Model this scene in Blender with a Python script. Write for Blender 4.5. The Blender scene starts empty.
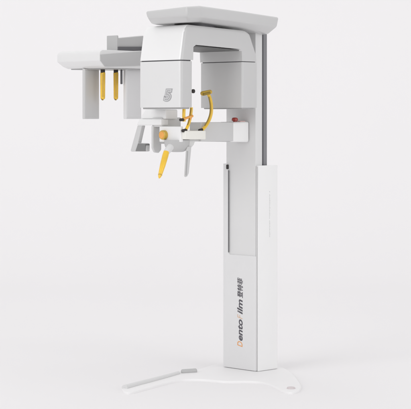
import bpy, bmesh, math, random
from mathutils import Vector, Matrix
random.seed(4)
S = bpy.context.scene
C = S.collection
RAD = math.radians

# ------------------------------------------------------------------ camera frame of reference
F, HX, HY, D0, CZ = 1750.0, 205.5, 118.0, 10.4, 1.52     # focal length in photo pixels, principal column, horizon row
X0 = (257 - HX) * D0 / F                                  # the column's near corner
K = math.sqrt(.5)                                         # the machine stands turned by 45 degrees
def onV(px, py, v):      # machine coordinates (u, v, z) of a sight line where it meets the plane v
    r = (px - HX) / F
    d = (v / K + D0 - X0) / (1 - r)
    return Vector((K * (r * d - X0 + d - D0), v, CZ - (py - HY) * d / F))
def onU(px, py, u):
    r = (px - HX) / F
    d = (u / K + D0 + X0) / (1 + r)
    return Vector((u, K * (-(r * d - X0) + d - D0), CZ - (py - HY) * d / F))
def onZ(px, py, z=0.0):
    d = (CZ - z) * F / (py - HY)
    x = (px - HX) / F * d - X0; y = d - D0
    return Vector((K * (x + y), K * (-x + y), z))

# ------------------------------------------------------------------ materials
def mat(name, col, rough=.45, spec=.4, coat=0.0, var=.006, scale=9, bump=.0, metal=0.0):
    m = bpy.data.materials.new(name); m.use_nodes = True
    nt = m.node_tree; b = nt.nodes['Principled BSDF']
    tc = nt.nodes.new('ShaderNodeTexCoord')
    nz = nt.nodes.new('ShaderNodeTexNoise'); nz.inputs['Scale'].default_value = scale; nz.inputs['Detail'].default_value = 5
    nt.links.new(tc.outputs['Object'], nz.inputs['Vector'])
    rp = nt.nodes.new('ShaderNodeValToRGB')
    rp.color_ramp.elements[0].position = .3; rp.color_ramp.elements[1].position = .7
    rp.color_ramp.elements[0].color = [c * (1 - var) for c in col] + [1]
    rp.color_ramp.elements[1].color = [min(1, c * (1 + var)) for c in col] + [1]
    nt.links.new(nz.outputs['Fac'], rp.inputs['Fac']); nt.links.new(rp.outputs['Color'], b.inputs['Base Color'])
    b.inputs['Roughness'].default_value = rough
    b.inputs['Specular IOR Level'].default_value = spec
    b.inputs['Coat Weight'].default_value = coat
    b.inputs['Coat Roughness'].default_value = .15
    b.inputs['Metallic'].default_value = metal
    if bump:
        n2 = nt.nodes.new('ShaderNodeTexNoise'); n2.inputs['Scale'].default_value = 420; n2.inputs['Detail'].default_value = 2
        nt.links.new(tc.outputs['Object'], n2.inputs['Vector'])
        bp = nt.nodes.new('ShaderNodeBump'); bp.inputs['Strength'].default_value = bump; bp.inputs['Distance'].default_value = .0006
        nt.links.new(n2.outputs['Fac'], bp.inputs['Height']); nt.links.new(bp.outputs['Normal'], b.inputs['Normal'])
    return m
def g(v, w=0.0): return (v + w * .3, v, v + w)
M = dict(
    white=mat('white_plastic', g(.84), .35, coat=.25, bump=.15),
    shell=mat('warm_white_plastic', g(.74, .005), .4, coat=.2, bump=.15),
    side=mat('bright_white_plastic', g(.88, .0), .4, bump=.15),
    grey=mat('light_grey_plastic', g(.62), .42, coat=.2, bump=.2),
    mid=mat('mid_grey_plastic', g(.42), .45, bump=.2),
    leg_shade=mat('leg_shade_grey', g(.50), .5), foot=mat('grip_foot_plastic', g(.22), .5),
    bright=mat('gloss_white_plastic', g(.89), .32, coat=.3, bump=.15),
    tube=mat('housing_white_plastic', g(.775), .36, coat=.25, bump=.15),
    inner=mat('inner_face_shade', g(.64), .45, bump=.2),
    flank=mat('gantry_flank_shade', g(.60), .4, coat=.15, bump=.2),  # darker copy of the shell colour, carries the shade of the -v faces
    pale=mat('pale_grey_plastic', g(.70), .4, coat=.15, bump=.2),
    dark=mat('dark_grey_metal', (.13, .13, .14), .4, bump=.1),
    rail=mat('guide_rail_metal', (.27, .27, .285), .35, metal=.4),
    black=mat('black_rubber', (.035, .03, .03), .5),
    yellow=mat('yellow_plastic', (.86, .54, .04), .25, coat=.6, var=.12),
    amber=mat('amber_plastic', (.62, .40, .05), .35, coat=.3, var=.06),
    orange=mat('orange_plastic', (.86, .40, .09), .35, coat=.3, var=.05),
    olive=mat('dark_amber_plastic', (.30, .20, .03), .4),
    red=mat('dark_red_plastic', (.36, .03, .02), .3, coat=.5),
    pink=mat('pink_label', (.80, .50, .47), .5),
    ink=mat('dark_ink', (.10, .095, .11), .6),
    inko=mat('orange_ink', (.80, .36, .12), .6),
    inkf=mat('pale_orange_ink', (.72, .50, .36), .6),
    inkg=mat('grey_ink', (.42, .42, .43), .6),
    ground=mat('studio_paper', (.862, .850, .857), .9, spec=.0, var=.004, scale=.6),
)

# ------------------------------------------------------------------ object helpers
def link(name, bm, m, parent=None, smooth=True, label=None):
    bmesh.ops.remove_doubles(bm, verts=bm.verts, dist=1e-6)
    bmesh.ops.recalc_face_normals(bm, faces=bm.faces)
    xs = [v.co for v in bm.verts]
    lo = Vector([min(c[i] for c in xs) for i in range(3)]); hi = Vector([max(c[i] for c in xs) for i in range(3)])
    c = (lo + hi) / 2
    bmesh.ops.translate(bm, verts=bm.verts, vec=-c)
    me = bpy.data.meshes.new(name); bm.to_mesh(me); bm.free()
    if smooth:
        for p in me.polygons: p.use_smooth = True
        me.set_sharp_from_angle(angle=RAD(35))
    me.materials.append(m if not isinstance(m, str) else M[m])
    o = bpy.data.objects.new(name, me); C.objects.link(o)
    o['mc'] = tuple(c)
    if parent is not None:
        o.parent = parent
        pc = Vector(parent.get('mc', (0, 0, 0)))
        o.location = c - pc
    else: o.location = c
    if label: o['label'] = label
    return o
def bevel(bm, w, seg=3, sel=None, clamp=True):
    bmesh.ops.recalc_face_normals(bm, faces=bm.faces)
    es = [e for e in bm.edges if len(e.link_faces) == 2 and e.calc_face_angle(0) > RAD(12) and (sel is None or sel(e))]
    if es: bmesh.ops.bevel(bm, geom=es, offset=w, segments=seg, profile=.5, affect='EDGES', clamp_overlap=clamp)
def loft(bm, A, B):
    a = [bm.verts.new(p) for p in A]; b = [bm.verts.new(p) for p in B]
    n = len(a)
    bm.faces.new(a); bm.faces.new(b[::-1])
    for i in range(n): bm.faces.new((a[i], b[i], b[(i + 1) % n], a[(i + 1) % n]))
def prism_v(prof, v0, v1, bm=None):      # profile of (u, z), pushed through v
    bm = bm or bmesh.new()
    loft(bm, [(u, v0, z) for u, z in prof], [(u, v1, z) for u, z in prof]); return bm
def prism_u(prof, u0, u1, bm=None):      # profile of (v, z), pushed through u
    bm = bm or bmesh.new()
    loft(bm, [(u0, v, z) for v, z in prof], [(u1, v, z) for v, z in prof]); return bm
def prism_z(prof, z0, z1, bm=None):
    bm = bm or bmesh.new()
    loft(bm, [(u, v, z0) for u, v in prof], [(u, v, z1) for u, v in prof]); return bm
def shade_v_faces(o, m2, lim=.6):      # the faces that look toward -v take a darker material, their shade put into the colour
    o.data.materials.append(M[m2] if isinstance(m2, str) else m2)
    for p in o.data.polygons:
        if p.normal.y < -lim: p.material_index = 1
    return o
def box(u0, u1, v0, v1, z0, z1, bm=None):
    return prism_z([(u0, v0), (u1, v0), (u1, v1), (u0, v1)], z0, z1, bm)
def smooth_path(pts, n=8):
    P = [Vector(p) for p in pts]; P = [2 * P[0] - P[1]] + P + [2 * P[-1] - P[-2]]; out = []
    for i in range(1, len(P) - 2):
        a, b, c, d = P[i - 1:i + 3]
        for k in range(n):
            t = k / n
            out.append(.5 * ((2 * b) + (c - a) * t + (2 * a - 5 * b + 4 * c - d) * t * t + (3 * b - a - 3 * c + d) * t ** 3))
    out.append(P[-2]); return out
def tube(pts, rad, bm=None, seg=20, flat=1.0, ref=None):
    bm = bm or bmesh.new(); rings = []; n = len(pts); pts = [Vector(p) for p in pts]
    ref = Vector(ref) if ref is not None else None
    for i, p in enumerate(pts):
        t = (pts[min(i + 1, n - 1)] - pts[max(i - 1, 0)]).normalized()
        r0 = ref if ref is not None else (Vector((.71, -.7, .05)) if abs(t.z) > .7 else Vector((0, 0, 1)))
        a = (r0 - t * r0.dot(t)).normalized(); b = t.cross(a)
        r = rad[i] if isinstance(rad, (list, tuple)) else rad
        rings.append([bm.verts.new(p + a * math.cos(2 * math.pi * k / seg) * r * flat + b * math.sin(2 * math.pi * k / seg) * r) for k in range(seg)])
    for A, B in zip(rings, rings[1:]):
        for k in range(seg): bm.faces.new((A[k], A[(k + 1) % seg], B[(k + 1) % seg], B[k]))
    bm.faces.new(rings[0][::-1]); bm.faces.new(rings[-1]); return bm
def rod(a, b, r0, r1=None, round_end=True, seg=24, bm=None, flat=1.0, ref=None):      # straight rod with rounded ends
    a, b = Vector(a), Vector(b); L = (b - a).length; r1 = r1 or r0; d = (b - a) / L
    pts, rs = [], []
    for k in range(6):
        t = math.pi / 2 * k / 5; pts.append(a + d * r0 * .7 * (1 - math.cos(t)) ); rs.append(max(.0004, r0 * math.sin(t)) if k else .0006)
        if not round_end: pts[-1] = a + d * .0006 * k; rs[-1] = r0 * (.93 + .07 * k / 5)
    for k in range(6):
        t = math.pi / 2 * (5 - k) / 5; pts.append(b - d * r1 * .7 * (1 - math.cos(t)) ); rs.append(max(.0006, r1 * math.sin(t)))
        if not round_end: pts[-1] = b - d * .0006 * (5 - k); rs[-1] = r1 * (1 - .07 * k / 5)
    return tube(pts, rs, bm, seg, flat, ref)
def text(s, size, name, m, parent, origin, xdir, ydir, offset=0.0, shear=0.0, lift=.0012, sx=1.0, span=None, spacing=1.0):
    cu = bpy.data.curves.new(name, 'FONT'); cu.body = s; cu.size = size; cu.shear = shear; cu.offset = offset
    cu.extrude = .0004; cu.space_character = spacing
    to = bpy.data.objects.new(name, cu); C.objects.link(to)
    dg = bpy.context.evaluated_depsgraph_get(); dg.update()
    me = bpy.data.meshes.new_from_object(to.evaluated_get(dg)); bpy.data.objects.remove(to)
    bm = bmesh.new(); bm.from_mesh(me); bpy.data.meshes.remove(me)
    x, y = Vector(xdir), Vector(ydir); n = x.cross(y)
    w = max((v.co.x for v in bm.verts), default=0)
    if span: sx = span / w
    for v in bm.verts: v.co = Vector(origin) + x * v.co.x * sx + y * v.co.y + n * (v.co.z + lift)
    return link(name, bm, m, parent, smooth=False), w * sx

# ------------------------------------------------------------------ the machine
root = bpy.data.objects.new('dental_x_ray_machine', None); C.objects.link(root)
root.location = (X0, 0, 0); root.rotation_euler = (0, 0, RAD(45))
root['label'] = 'tall white and grey dental x-ray machine with yellow head supports, standing on its base'
root['category'] = 'x-ray machine'

# base
zb = .013
pix = [(122, 388.5), (127, 385.5), (150, 379.5), (181, 370.8), (198, 369), (224, 362), (262, 361), (288, 370), (300, 383), (300, 389), (293, 392),
       (284, 391), (268, 383.5), (252, 381), (226, 381), (200, 379), (178, 380), (150, 387), (131, 392), (124, 391.5)]
loop = [onZ(a, b, zb) for a, b in pix]; loop = smooth_path(loop + loop[:1], 5)[:-1]
bm = prism_z([tuple(p)[:2] for p in loop], -.004, zb)
bevel(bm, .007, 4, lambda e: all(v.co.z > zb - .001 for v in e.verts), False)
base = link('base_plate', bm, mat('base_white_paint', (.872,.864,.868), .5, bump=.1), root)
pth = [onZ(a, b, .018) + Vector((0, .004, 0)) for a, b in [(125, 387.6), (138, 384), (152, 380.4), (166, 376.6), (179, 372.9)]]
link('leg_shade_strip', tube(smooth_path(pth, 4), [.018 - .0003 * k for k in range(17)], seg=14, flat=.8, ref=(0, 0, 1)), 'pale', base)  # added strip, its grey stands in for shade along the leg
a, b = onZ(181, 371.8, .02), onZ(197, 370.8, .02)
link('leg_shade_end', rod(a, b, .015, seg=14), 'leg_shade', base)  # added grey rod in place of the shadow at the leg's end
p = onZ(291, 388.6, zb)
bm = tube([p + Vector((0, 0, z)) for z in (.0, .003, .008, .010)], [.024, .024, .022, .015], seg=24)
link('levelling_foot', bm, mat('foot_cap', (.66, .60, .61), .5), base)

# lower column
vL = onU(224, 300, 0).y; uR = onV(277.7, 300, 0).x
zt_r = onV(262, 165.5, 0).z
body = link('column_body', (lambda bm: (bevel(bm, .006, 2), bm)[1])(box(.014, uR - .012, .0155, vL - .006, zb + .001, zt_r - .02)), 'mid', root)
za = onU(226, 163.5, 0).z; zc = onU(240, 255, 0).z
v_rim = onU(228.6, 200, -.004).y; v_rt = onU(255.8, 200, -.004).y
prof = [(v_rt, zb + .002), (vL, zb + .002), (vL, za), (v_rim + .010, za), (v_rim + .010, za - .028), (v_rim, za - .04), (v_rim, zc + .01), (v_rim - .01, zc), (v_rt, zc)]
bm = prism_u(prof, -.008, .011); bevel(bm, .004, 3)
front = link('front_cover', bm, 'shell', root)
bm = rod((-.006, v_rim - .0015, zc + .012), (-.006, v_rim - .0015, za - .04), .0028, round_end=False, seg=10)
link('slot_seal', bm, 'dark', front)
bm = box(-.011, .004, v_rim + .004, v_rim + .016, za - .034, za - .006); bevel(bm, .004, 2)
link('slot_catch', bm, 'black', front)
us = onV(258.6, 200, -.008).x
bm = box(us, uR, -.008, .011, zb + .002, zt_r); bevel(bm, .018, 5, lambda e: all(q_.co.x > uR - .001 and q_.co.y < -.007 for q_ in e.verts))
bevel(bm, .0045, 3)
sidec = link('side_cover', bm, 'side', root)
bm = box(uR - .008, uR - .001, .0115, vL - .01, zb + .003, zt_r - .003); link('rear_cover', bm, 'shell', root)
bm = box(.001, us - .001, .000, .0115, zb + .003, zt_r - .006); bevel(bm, .002, 2)
link('corner_trim', bm, mat('corner_trim_metal', g(.60), .4), root)

# upper column
ztop = onV(262, 33, 0).z
u1 = onV(262, 100, .014).x; u2 = onV(267, 100, .02).x
bm = box(.001, u1, .0125, vL - .018, zc - .02, ztop); bevel(bm, .003, 3)
upc = link('upper_column', bm, mat('upper_column_plastic', g(.73), .45), root)
bm = box(u1 + .0005, u2, .020, vL - .03, zt_r - .12, ztop); bevel(bm, .0015, 2)
rail = link('guide_rail', bm, 'rail', upc)
bm = box(u1 + .012, u1 + .016, .0165, .0195, zt_r - .1, ztop - .01)
link('rail_groove', bm, 'dark', rail)

# overhead arm: a slab with canted corners
uN = -.745; vN = -.105
def slab_ring(pts, extra=0):
    out = []
    for kind, px, py, c in pts: out.append(onU(px, py, c) if kind == 'u' else onV(px, py, c))
    return out
top = slab_ring([('u', 145.4, 11.2, uN), ('u', 187, 6.4, uN), ('v', 201, 6.4, vN), ('v', 238, 10.8, vN + .0), ('v', 279.4, 17.2, vN + .012)])
mid_ = slab_ring([('u', 147.2, 18.6, uN - .002), ('u', 187.4, 16.2, uN - .002), ('v', 201, 16.8, vN - .002), ('v', 238, 21.2, vN - .002), ('v', 277.5, 27, vN + .012)])
bot = slab_ring([('u', 151, 24.0, uN + .065), ('u', 190, 22.0, uN + .065), ('v', 201, 22.8, vN + .065), ('v', 238, 27.8, vN + .065), ('v', 268.5, 34.5, vN + .07)])
def close_slab(r):     # far side
    vf = r[0].y; ue = r[-1].x
    z = lambda u: r[2].z + (r[-1].z - r[2].z) * (u - r[2].x) / (r[-1].x - r[2].x)
    return r + [Vector((ue + .01, vf - .12, z(ue + .01))), Vector((ue - .06, vf, z(ue - .06))), Vector((r[0].x + .08, vf + .05, r[0].z))]
T, Mi, B = close_slab(top), close_slab(mid_), close_slab(bot)
bm = bmesh.new(); rv = [[bm.verts.new(p) for p in R] for R in (T, Mi, B)]; n = len(T)
for A, Bq in zip(rv, rv[1:]):
    for i in range(n): bm.faces.new((A[i], Bq[i], Bq[(i + 1) % n], A[(i + 1) % n]))
bm.faces.new(rv[0][::-1]); bm.faces.new(rv[-1])
bmesh.ops.recalc_face_normals(bm, faces=bm.faces)
bevel(bm, .032, 6)
arm = link('overhead_arm', bm, mat('overhead_arm_plastic', g(.60), .35, coat=.3, bump=.15), root)

# gantry (the rotating n-shaped arm)
vg = -.06
q = lambda px, py: tuple(onV(px, py, vg))[::2]
uLo = q(180.8, 90)[0]
vFar = onU(138.8, 80, uLo).y
outer = [q(180.8, 59.6), q(184.4, 30), q(187.5, 24.2), q(246, 30.6), q(250.5, 33.5), q(257.3, 55), q(257.6, 61.8)]
inner = [q(242.2, 61.2), q(241.8, 51.0), q(240, 49.0), q(196, 44.8), q(193.4, 47.0), q(193.2, 60.0)]
bm = prism_v(outer + inner, vg, vFar)
def e_out(e):      # outer long edges and the rims
    return all(v.co.x < uLo + .06 for v in e.verts) 
uin = q(193.2, 60)[0]
zg = q(190, 59.8)[1]
bot_e = lambda e: all(v.co.z < zg + .001 and v.co.z > zg - .03 for v in e.verts) and abs(e.verts[0].co.z - e.verts[1].co.z) < .03 and all(v.co.z < zg + .004 for v in e.verts)
on_inner = lambda v: min((Vector((v.co.x, v.co.z)) - Vector(p)).length for p in inner) < .002
bevel(bm, .020, 5, lambda e: not any(on_inner(v) for v in e.verts) and not (abs(e.verts[0].co.z - e.verts[1].co.z) < .004 and all(v.co.z < zg + .004 for v in e.verts)))
gan = shade_v_faces(link('gantry_arm', bm, 'bright', root), 'flank')
def shade_inner(o, everywhere):  # inner faces get a darker colour that holds their shade
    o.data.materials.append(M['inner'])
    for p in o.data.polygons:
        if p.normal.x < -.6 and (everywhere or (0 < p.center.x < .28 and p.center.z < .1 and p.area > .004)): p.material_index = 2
shade_inner(gan, False)
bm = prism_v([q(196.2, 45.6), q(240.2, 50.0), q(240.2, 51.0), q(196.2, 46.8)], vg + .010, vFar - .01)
link('arch_shade_sheet', bm, mat('arch_shade_dark', g(.13), .5), gan)  # dark sheet added as the shade under the arch
def housing(name, x0, x1, y0, y1, m, r):
    bm = prism_v([q(x0, y1), q(x0, y0), q(x1, y0 + .5), q(x1, y1)], vg, vFar)
    bevel(bm, r, 5, lambda e: abs(e.verts[0].co.z - e.verts[1].co.z) > .1)
    bevel(bm, .005, 3, lambda e: min(v.co.z for v in e.verts) < q(x0, y1)[1] + .002)
    bevel(bm, .0015, 1, lambda e: min(v.co.z for v in e.verts) > q(x0, y0)[1] - .01)
    return shade_v_faces(link(name, bm, m, gan), 'flank')
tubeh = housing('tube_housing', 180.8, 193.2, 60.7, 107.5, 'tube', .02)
sens = housing('sensor_housing', 242.2, 257.6, 62.0, 107.8, 'tube', .012); shade_inner(sens, True)
for a, b, hh in ((182.2, 192.0, tubeh), (243.2, 256.4, sens)):
    bm = prism_v([q(a, 66), q(a, 57), q(b, 57), q(b, 66)], vg + .012, vFar - .012); link('seam_core', bm, 'dark', gan)
# gasket line under the tube housing
for a, b in ((182.8, 191.6), (243.8, 256)):
    bm = prism_v([q(a, 109.0), q(a, 107), q(b, 107), q(b, 109.0)], vg + .016, vFar - .016); bevel(bm, .004, 2); link('bottom_cap', bm, 'mid', gan)
p0 = onV(193.4, 91.2, vg + .06)
link('laser_port', rod(p0 + Vector((-.012, 0, 0)), p0 + Vector((.010, 0, 0)), .009, flat=1.3, ref=(0, 0, 1)), 'black', gan)
# rotor neck
cx, cy = (uLo + q(257, 60)[0]) / 2 - .03, (vg + vFar) / 2
bm = tube([(cx, cy, onV(215, 33, .1).z), (cx, cy, onV(215, 20, .1).z)], .12, seg=40)
link('rotor_neck', bm, 'dark', root)

# emblem on the tube housing
ox = onU(163.9, 100.2, uLo)
for nm, m, off, lift in (('emblem_outline', 'inkg', .0082, .0006), ('emblem_face', 'tube', .0030, .0018), ('emblem_line', 'inkg', -.0004, .0028)):
    text('5', .084, nm, m, tubeh, ox, (0, -1, 0), (0, 0, 1), offset=off, shear=.20, lift=lift, sx=1.3)

# brand lettering running up the column
up = Vector((0, 0, 1)); lf = Vector((0, 1, 0))
for s_, m, size, ya, yb, off in (('D', 'inko', .060, 347.6, 341.6, .0002), ('ento', 'ink', .060, 341.8, 319.6, .0014), ('F', 'inkf', .060, 319.9, 314.6, -.0002), ('ilm', 'ink', .060, 314.8, 299.6, .0014),
                                 ('登特菲', 'ink', .048, 298.4, 278.0, 0)):
    o = onU(242.4, ya, -.008); span = onU(242.4, yb, -.008).z - o.z
    text(s_, size, 'brand_lettering', m, front, o, up, lf, shear=.26, offset=off, lift=.0005, span=span)
    if not s_.isascii():
        for dx, dy in ((.0012, 0), (0, .001), (.0012, .001)): text(s_, size, 'brand_lettering', m, front, o + up * dx + lf * dy, up, lf, shear=.26, lift=.0005 + dx * .2 + dy * .1, span=span)
# fine print on the side cover: a row of minute strokes
bm = bmesh.new(); z = onV(269.6, 237, -.008).z; z1 = onV(269.6, 192, -.008).z; u0 = onV(269.3, 200, -.008).x
while z < z1:
    h = random.uniform(.004, .008); w = random.uniform(.004, .007)
    box(u0, u0 + .0016, -.0088, -.0075, z, z + h, bm); box(u0 + .0016, u0 + w, -.0088, -.0075, z, z + .0016, bm)
    if random.random() < .6: box(u0 + w, u0 + w + .0016, -.0088, -.0075, z, z + h * .7, bm)
    z += h + random.choice([.003, .003, .003, .010])
link('fine_print', bm, mat('pale_ink', g(.62), .6), sidec, smooth=False)

# ------------------------------------------------------------------ cephalostat (left)
vc = 1.0
near = onV(99.5, 60, vc); uc = near.x
vcf = onU(53.6, 60, uc).y
za_, zb_ = onV(99.5, 49.5, vc).z, onV(99.5, 67.6, vc).z
zt_r2 = onV(99.5, 54, vc).z
# arm joined to the column
p = onV(117, 48.5, vc + .02)
bm = prism_v([tuple(onV(a, b, vc + .02))[::2] for a, b in [(117, 50.5), (117, 35.2), (118.4, 35.4), (118.8, 38.2), (148, 35.4), (175, 35.4), (175, 50.5)]], vc + .02, vc + .118)
bevel(bm, .004, 3)
ca = link('cephalostat_bracket', bm, mat('bracket_plastic', g(.50), .4, bump=.15), root)
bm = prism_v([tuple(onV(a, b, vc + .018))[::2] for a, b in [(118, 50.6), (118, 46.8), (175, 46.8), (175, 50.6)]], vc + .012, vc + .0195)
link('bracket_shadow_gap', bm, 'dark', ca).name = 'bracket_shadow_band'  # dark band standing in for the shadow low on the bracket
u_a, z_a, z_b = onV(117, 48, vc + .02).x, onV(117, 50.5, vc + .02).z, onV(117, 35.3, vc + .02).z
bm = box(.03, .13, vL - .02, vc + .015, z_a + .0, z_b - .02); bevel(bm, .01, 3)
link('cephalostat_arm', bm, 'grey', root)
# head housing
ur = onV(150, 60, vc).x
def head_ring(py, inset):
    z = CZ - (py - HY) * D_c / F
    return [(uc + inset, vc, z), (uc + inset, vcf - .075, z), (uc + .012 + inset, vcf - .02 - inset * .6, z), (uc + .045 + inset, vcf - inset * .8, z), (ur, vcf - .10, z), (ur, vc, z)]
D_c = (near.z - CZ) * F / (HY - 60)
rings = [head_ring(49.6, .022), head_ring(51.2, .006), head_ring(53.5, .0), head_ring(60.5, .0), head_ring(65.6, .034), head_ring(67.6, .060)]
bm = bmesh.new(); rv = [[bm.verts.new(p) for p in R] for R in rings]
for A, Bq in zip(rv, rv[1:]):
    for i in range(6): bm.faces.new((A[i], Bq[i], Bq[(i + 1) % 6], A[(i + 1) % 6]))
bm.faces.new(rv[0]); bm.faces.new(rv[-1])
bevel(bm, .006, 3)
ch = link('cephalostat_head', bm, mat('head_white_plastic', g(.80), .36, coat=.25, bump=.15), root)
bm = prism_v([tuple(onV(a, b, vc - .003))[::2] for a, b in [(105.0, 66.8), (100.4, 60.5), (100.2, 54.6), (142, 51.2), (142, 65.6)]], vc - .004, vc + .002)
bevel(bm, .0015, 2); link('end_panel', bm, mat('end_panel_plastic', g(.55), .4, bump=.15), ch)
bm = prism_z([(uc + .07, vc + .006), (ur, vc + .006), (ur, vcf - .14), (uc + .075, vcf - .08)], zb_ - .006, zb_ + .001); bevel(bm, .004, 2)
link('bottom_cover', bm, 'mid', ch)
# side plates
def plate(pxe, pxn, pxr, v, m, m2):
    n = onV(pxn, 68, v); fr = onV(pxr, 68, v); bk = onU(pxe, 68, n.x)
    zlo = onV(pxn, 119, v).z
    bm = box(n.x, fr.x, v, bk.y, zlo, zb_ - .002); bevel(bm, .004, 3, lambda e: min(q_.co.z for q_ in e.verts) < zlo + .3)
    o = link('side_plate', bm, m, ch)
    bm = box(n.x + .006, fr.x - .004, v - .0022, v + .002, zlo + .012, zb_ - .012); bevel(bm, .0016, 2); link('face_panel', bm, m2, o)
    return o
plate(82.2, 84.6, 99.3, 1.20, 'grey', mat('plate_grey', g(.60), .42, bump=.2))
plate(123.2, 126.4, 141.5, 1.03, 'shell', 'shell')
p = onV(121.4, 77.5, 1.05)
bm = box(p.x, p.x + .012, p.y, p.y + .012, p.z - .042, p.z + .05); bevel(bm, .003, 2); link('plate_hinge', bm, 'dark', ch)
for px in (102.8, 115.9):
    a, b = onV(px, 71.5, 1.12), onV(px, 99.8, 1.12)
    e = rod(a, b, .0185, .0165, bm=None, flat=.8, ref=(1, 0, 0)); o = link('ear_rod', e, 'yellow', ch)
    t = onV(px, 67.4, 1.12); bm = tube([t, onV(px, 72.8, 1.12)], .0145, seg=20); link('rod_socket', bm, 'black', o)
    t0, t1 = onV(px - .2, 97.8, 1.12), onV(px - .2, 100.4, 1.12); link('rod_tip', rod(t0, t1, .0105, .007), 'olive', o)
    link('rod_seam', rod(onV(px, 74, 1.095), onV(px, 97, 1.095), .0035, seg=10), 'amber', o)

# ------------------------------------------------------------------ patient support
va = .06
w = lambda px, py: tuple(onV(px, py, va))[::2]
zu, zl = onV(233, 122, va).z, onV(233, 142, va).z
# root block
bm = prism_v([w(233, 142), w(233, 122), w(249.3, 121.6), w(249.3, 142.2)], va, va + .12); bevel(bm, .012, 5)
blk = link('support_block', bm, 'side', root)
# connecting arm, concave toward the camera
U0, U1 = w(201.5, 130)[0], w(235, 130)[0]
N = 14
fr_ = [(U0 + (U1 - U0) * k / N, va + .004 + .045 * math.sin(math.pi * .5 * (1 - k / N)) ** 2 * 1.0 - .045 * (1 - k / N)) for k in range(N + 1)]
poly = fr_ + [(U1, va + .10), (U0, va + .10)]
bm = prism_z(poly, onV(218, 141.3, va).z, onV(218, 122.2, va).z); bevel(bm, .004, 3)
sa = link('support_arm', bm, 'grey', root)
# lower shelf
ub = w(180.3, 130)[0]
bm = prism_v([w(181.9, 139.4), w(181.9, 130.9), w(202.5, 130.6), w(202.5, 139.4)], va - .028, va + .15); bevel(bm, .004, 3)
link('shelf', bm, mat('cream_plastic', (.86, .85, .80), .4, bump=.1), sa)
bm = prism_v([w(182.6, 141.4), w(182.6, 139.2), w(233, 139.6), w(233, 142)], va + .02, va + .10); bevel(bm, .003, 2)
link('under_trim', bm, 'grey', sa)
# emergency button and pink label
p = onV(234.8, 120.6, va + .04)
bm = tube([p + Vector((0, 0, z)) for z in (-.012, -.002, .0, .012, .017, .019)], [.012, .012, .0195, .0185, .014, .004], seg=24)
link('emergency_button', bm, 'red', blk)
p = onV(240.5, 121.6, va + .04); bm = box(p.x - .022, p.x + .022, p.y - .02, p.y + .02, zu - .001, zu + .006); bevel(bm, .002, 2)
link('button_label', bm, 'pink', blk)

# control box and knob
vb1 = onU(159.2, 130, ub).y
bm = box(ub, ub + .022, va - .002, vb1, onU(170, 142, ub).z, onU(170, 126.4, ub).z); bevel(bm, .005, 4)
cb = link('control_box', bm, 'side', root)
kp = onU(164.6, 134.9, ub)
bm = tube([kp + Vector((x, 0, 0)) for x in (.004, -.016, -.021, -.024)], [.0275, .0275, .0262, .021], seg=32)
kn = link('knob', bm, 'amber', cb)
link('knob_face', tube([kp + Vector((x, 0, 0)) for x in (-.0235, -.0262, -.0272)], [.0205, .019, .012], seg=32), 'orange', kn)
bm = box(ub + .005, ub + .018, va + .006, vb1 - .006, onU(170, 144, ub).z, onU(170, 141.8, ub).z); bevel(bm, .003, 2)
link('box_shade_strip', bm, 'mid', cb)  # added grey strip for the dark shading below the box
# shadowed raised cover behind the box
bm = prism_v([tuple(onV(a, b, vb1 - .02))[::2] for a, b in [(161.5, 127), (161.5, 117.6), (181, 117.4), (181, 127)]], vb1 - .02, vb1 + .06)
bevel(bm, .004, 3); link('rear_cover', bm, 'grey', cb)
# white upper cover
uw = ub - .01
hp = lambda a, b, u=uw: tuple(onU(a, b, u))[1:]
bm = prism_u([hp(163, 119), hp(163, 109.4), hp(143.5, 109.0), hp(140.2, 113), hp(137.6, 119)], uw + .02, uw + .12); bevel(bm, .008, 4)
hc = link('handle_cover', bm, 'white', cb)
# patient handle: an inverted U
bm = prism_u([hp(161, 125.2), hp(161, 119), hp(139.2, 119), hp(136.4, 125.2)], uw, uw + .06); bevel(bm, .006, 4)
hd = link('patient_handle', bm, 'white', root)
bm = prism_u([hp(141.3, 125.6), hp(136.8, 125.6), hp(129.9, 150.5), hp(130.4, 151.6), hp(145.0, 151.6), hp(145.4, 150), hp(145.2, 143.6), hp(144.4, 143.2), hp(137.4, 143.0)], uw + .004, uw + .034)
bevel(bm, .004, 3); grip = link('grip', bm, 'grey', hd)
bm = prism_u([hp(145.1, 151.2), hp(145.3, 143.8), hp(138.0, 143.3), hp(135.4, 151.2)], uw - .001, uw + .036); bevel(bm, .002, 2)
link('grip_foot', bm, 'foot', grip)
un = onU(150.6, 140, uw).x; vn = onU(151, 140, uw).y
n0 = onU(151.2, 140, uw); 
ue = onV(161.5, 140, n0.y - .012).x
prf = [(uw + .002, onU(151, 125.6, uw).z), (ue, onU(151, 125.6, uw).z), (ue, onU(151, 150, uw).z), (ue - .02, onU(151, 153.2, uw).z), (uw + .016, onU(151, 152.4, uw).z), (uw + .002, onU(151, 148, uw).z)]
bm = prism_v(prf, n0.y - .014, n0.y + .004); bevel(bm, .007, 4)
link('handle_plate', bm, 'grey', hd)

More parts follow.
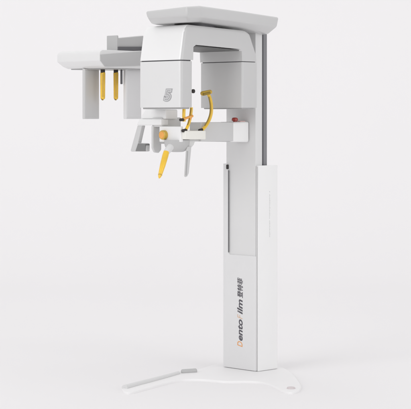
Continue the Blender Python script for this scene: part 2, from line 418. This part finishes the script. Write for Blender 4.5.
# rounded chin housing under the box
cpt = onV(177, 142, va + .07)
pts, rs = [], []
for k in range(10):
    t = k / 9 * math.pi / 2
    pts.append(cpt + Vector((0, 0, -.058 * math.sin(t)))); rs.append(max(.004, 0.074 * (.35 + .65 * math.cos(t)) if k < 9 else .02))
bm = tube([pts[0] + Vector((0, 0, .012))] + pts, [.074] + rs, seg=40)
chh = link('chin_housing', bm, mat('chin_housing_plastic', g(.52), .4, bump=.2), root)
c0, c1 = onV(171.5, 145.5, va - .02), onV(165.6, 153.4, va - .03)
link('rod_collar', rod(c0, c1, .021, .0185), 'pale', chh)
y0, y1 = onV(166.4, 151.8, va - .03), onV(159.2, 178.2, va - .05)
bm = tube([y0, y0.lerp(y1, .15), y0.lerp(y1, .5), y0.lerp(y1, .8), y0.lerp(y1, .93), y1], [.0165, .0180, .0165, .0125, .0095, .004], seg=24)
br = link('bite_rod', bm, 'yellow', chh)
t0, t1 = y0.lerp(y1, .82), y0.lerp(y1, 1.0); link('bite_tip', rod(t0, t1, .0122, .005), 'amber', br)
h = onV(184, 149, va + .03); 
bm = prism_v([tuple(onV(a, b, va))[::2] for a, b in [(186.8, 149.5), (187.8, 146.5), (191.6, 146), (191.4, 150), (189.0, 173.5), (187.4, 176.6), (185.6, 177.2), (185.0, 175.8)]], va, va + .010)
bevel(bm, .004, 3)
sr = link('support_rod', bm, 'grey', chh)
bm = prism_v([tuple(onV(a, b, va))[::2] for a, b in [(186.9, 151), (187.9, 151), (186.4, 175.6), (185.4, 175.6)]], va - .002, va + .008)
bevel(bm, .001, 2); link('rod_edge', bm, 'mid', sr)
bm = prism_v([tuple(onV(a, b, va + .02))[::2] for a, b in [(182, 140), (196, 140), (194, 145), (191, 148.5), (185, 150), (181, 148)]], va + .02, va + .09); bevel(bm, .006, 3)
link('rod_mount', bm, 'pale', chh)

# yellow temple supports
vt = va - .014
def tr(pts, r, m, name, parent, flat=1.0, n=8):
    return link(name, tube(smooth_path([onV(a, b, vt) for a, b in pts], n), r, seg=16, flat=flat, ref=(.7, -.7, 0)), m, parent)
t1_ = tr([(204.8, 93.6), (208.2, 94.6), (210.2, 99), (211.4, 106), (211.2, 113), (209.2, 120), (205.8, 126), (202, 130)], .0078, 'yellow', 'temple_support', root, 1.25)
link('inner_rib', tube(smooth_path([onV(a, b, vt - .016) for a, b in [(208.8, 97), (210.2, 105), (210, 113), (208, 119.6), (204.8, 125.6)]], 8), .0036, seg=10), 'olive', t1_)
a = onV(201.4, 93.8, vt); b = onV(211.2, 91.6, vt)
link('temple_pad', rod(a, b, .0135, .0125, flat=1.2, ref=(.7, -.7, 0)), 'amber', t1_)
a = onV(203.0, 94.4, vt - .012); b = onV(210.2, 92.8, vt - .012); link('pad_insert', rod(a, b, .0085), 'olive', t1_)
a = onV(198.6, 130.6, vt); b = onV(203, 129.6, vt); link('support_foot', rod(a, b, .009), 'black', t1_)
t2_ = tr([(191.4, 107.4), (191.2, 111), (190.2, 118), (188.6, 124), (186.2, 129.6)], .0078, 'yellow', 'temple_support', root, 1.15)
link('inner_rib', tube(smooth_path([onV(a, b, vt - .015) for a, b in [(191.2, 108), (190.4, 113), (189.4, 119), (187.6, 125)]], 8), .0032, seg=10), 'olive', t2_)
a = onV(182, 131, vt); b = onV(186.8, 129.8, vt); link('support_foot', rod(a, b, .009), 'black', t2_)
t3_ = tr([(184.2, 104), (184.0, 110), (183.8, 116), (184.2, 121.5)], .0085, 'yellow', 'temple_support', root, 1.1)
a = onV(179.6, 119.9, vt); b = onV(184.4, 119.6, vt); link('support_foot', rod(a, b, .0085), 'black', t3_)
a = onV(184, 118.8, vt - .01); b = onV(193, 115.8, vt - .01); cl = link('cross_bar', rod(a, b, .0075), 'orange', t2_)
a = onV(189.4, 115.4, vt - .012); b = onV(190.6, 119.4, vt - .012); link('clamp_screw', rod(a, b, .010), 'orange', cl)

# ------------------------------------------------------------------ studio sweep
bm = bmesh.new()
prof = [(-16, 0), (5, 0)]
R_ = 5.0
for k in range(1, 25):
    t = math.pi / 2 * k / 24; prof.append((5 + R_ * math.sin(t), R_ * (1 - math.cos(t))))
prof.append((5 + R_, 14))
L = [bm.verts.new((-26, y, z)) for y, z in prof]; Rr = [bm.verts.new((26, y, z)) for y, z in prof]
for i in range(len(prof) - 1): bm.faces.new((L[i], Rr[i], Rr[i + 1], L[i + 1]))
bg = link('backdrop', bm, 'ground', None); bg['kind'] = 'structure'
bg['label'] = 'seamless pale grey studio floor and backdrop'

# ------------------------------------------------------------------ light
W = bpy.data.worlds.new('World'); S.world = W; W.use_nodes = True
W.node_tree.nodes['Background'].inputs['Color'].default_value = (1, .995, 1.0, 1)
W.node_tree.nodes['Background'].inputs['Strength'].default_value = .66
def area(name, loc, target, size, power):
    l = bpy.data.lights.new(name, 'AREA'); l.shape = 'RECTANGLE'; l.size = size[0]; l.size_y = size[1]; l.energy = power
    o = bpy.data.objects.new(name, l); C.objects.link(o); o.location = loc
    o.rotation_euler = (Vector(target) - Vector(loc)).to_track_quat('-Z', 'Y').to_euler(); return o
area('key_softbox', (-13, -13, 8), (0, 0, 1.2), (12, 12), 1040)
area('fill_softbox', (12, -12, 3), (0, 0, 1.0), (9, 9), 600)
area('top_softbox', (0, 2, 12), (0, 2.5, 0), (12, 12), 350)

# ------------------------------------------------------------------ camera
cd = bpy.data.cameras.new('camera'); co = bpy.data.objects.new('camera', cd); C.objects.link(co)
co.location = (0, -D0, CZ); co.rotation_euler = (RAD(90), 0, 0)
cd.sensor_fit = 'HORIZONTAL'; cd.sensor_width = 36; cd.lens = 36 * F / 411
cd.shift_y = (HY - 204.5) / 411; cd.clip_end = 200
S.camera = co
S.view_settings.view_transform = 'Standard'; S.view_settings.look = 'None'; S.view_settings.exposure = 0
S.render.engine = 'CYCLES'
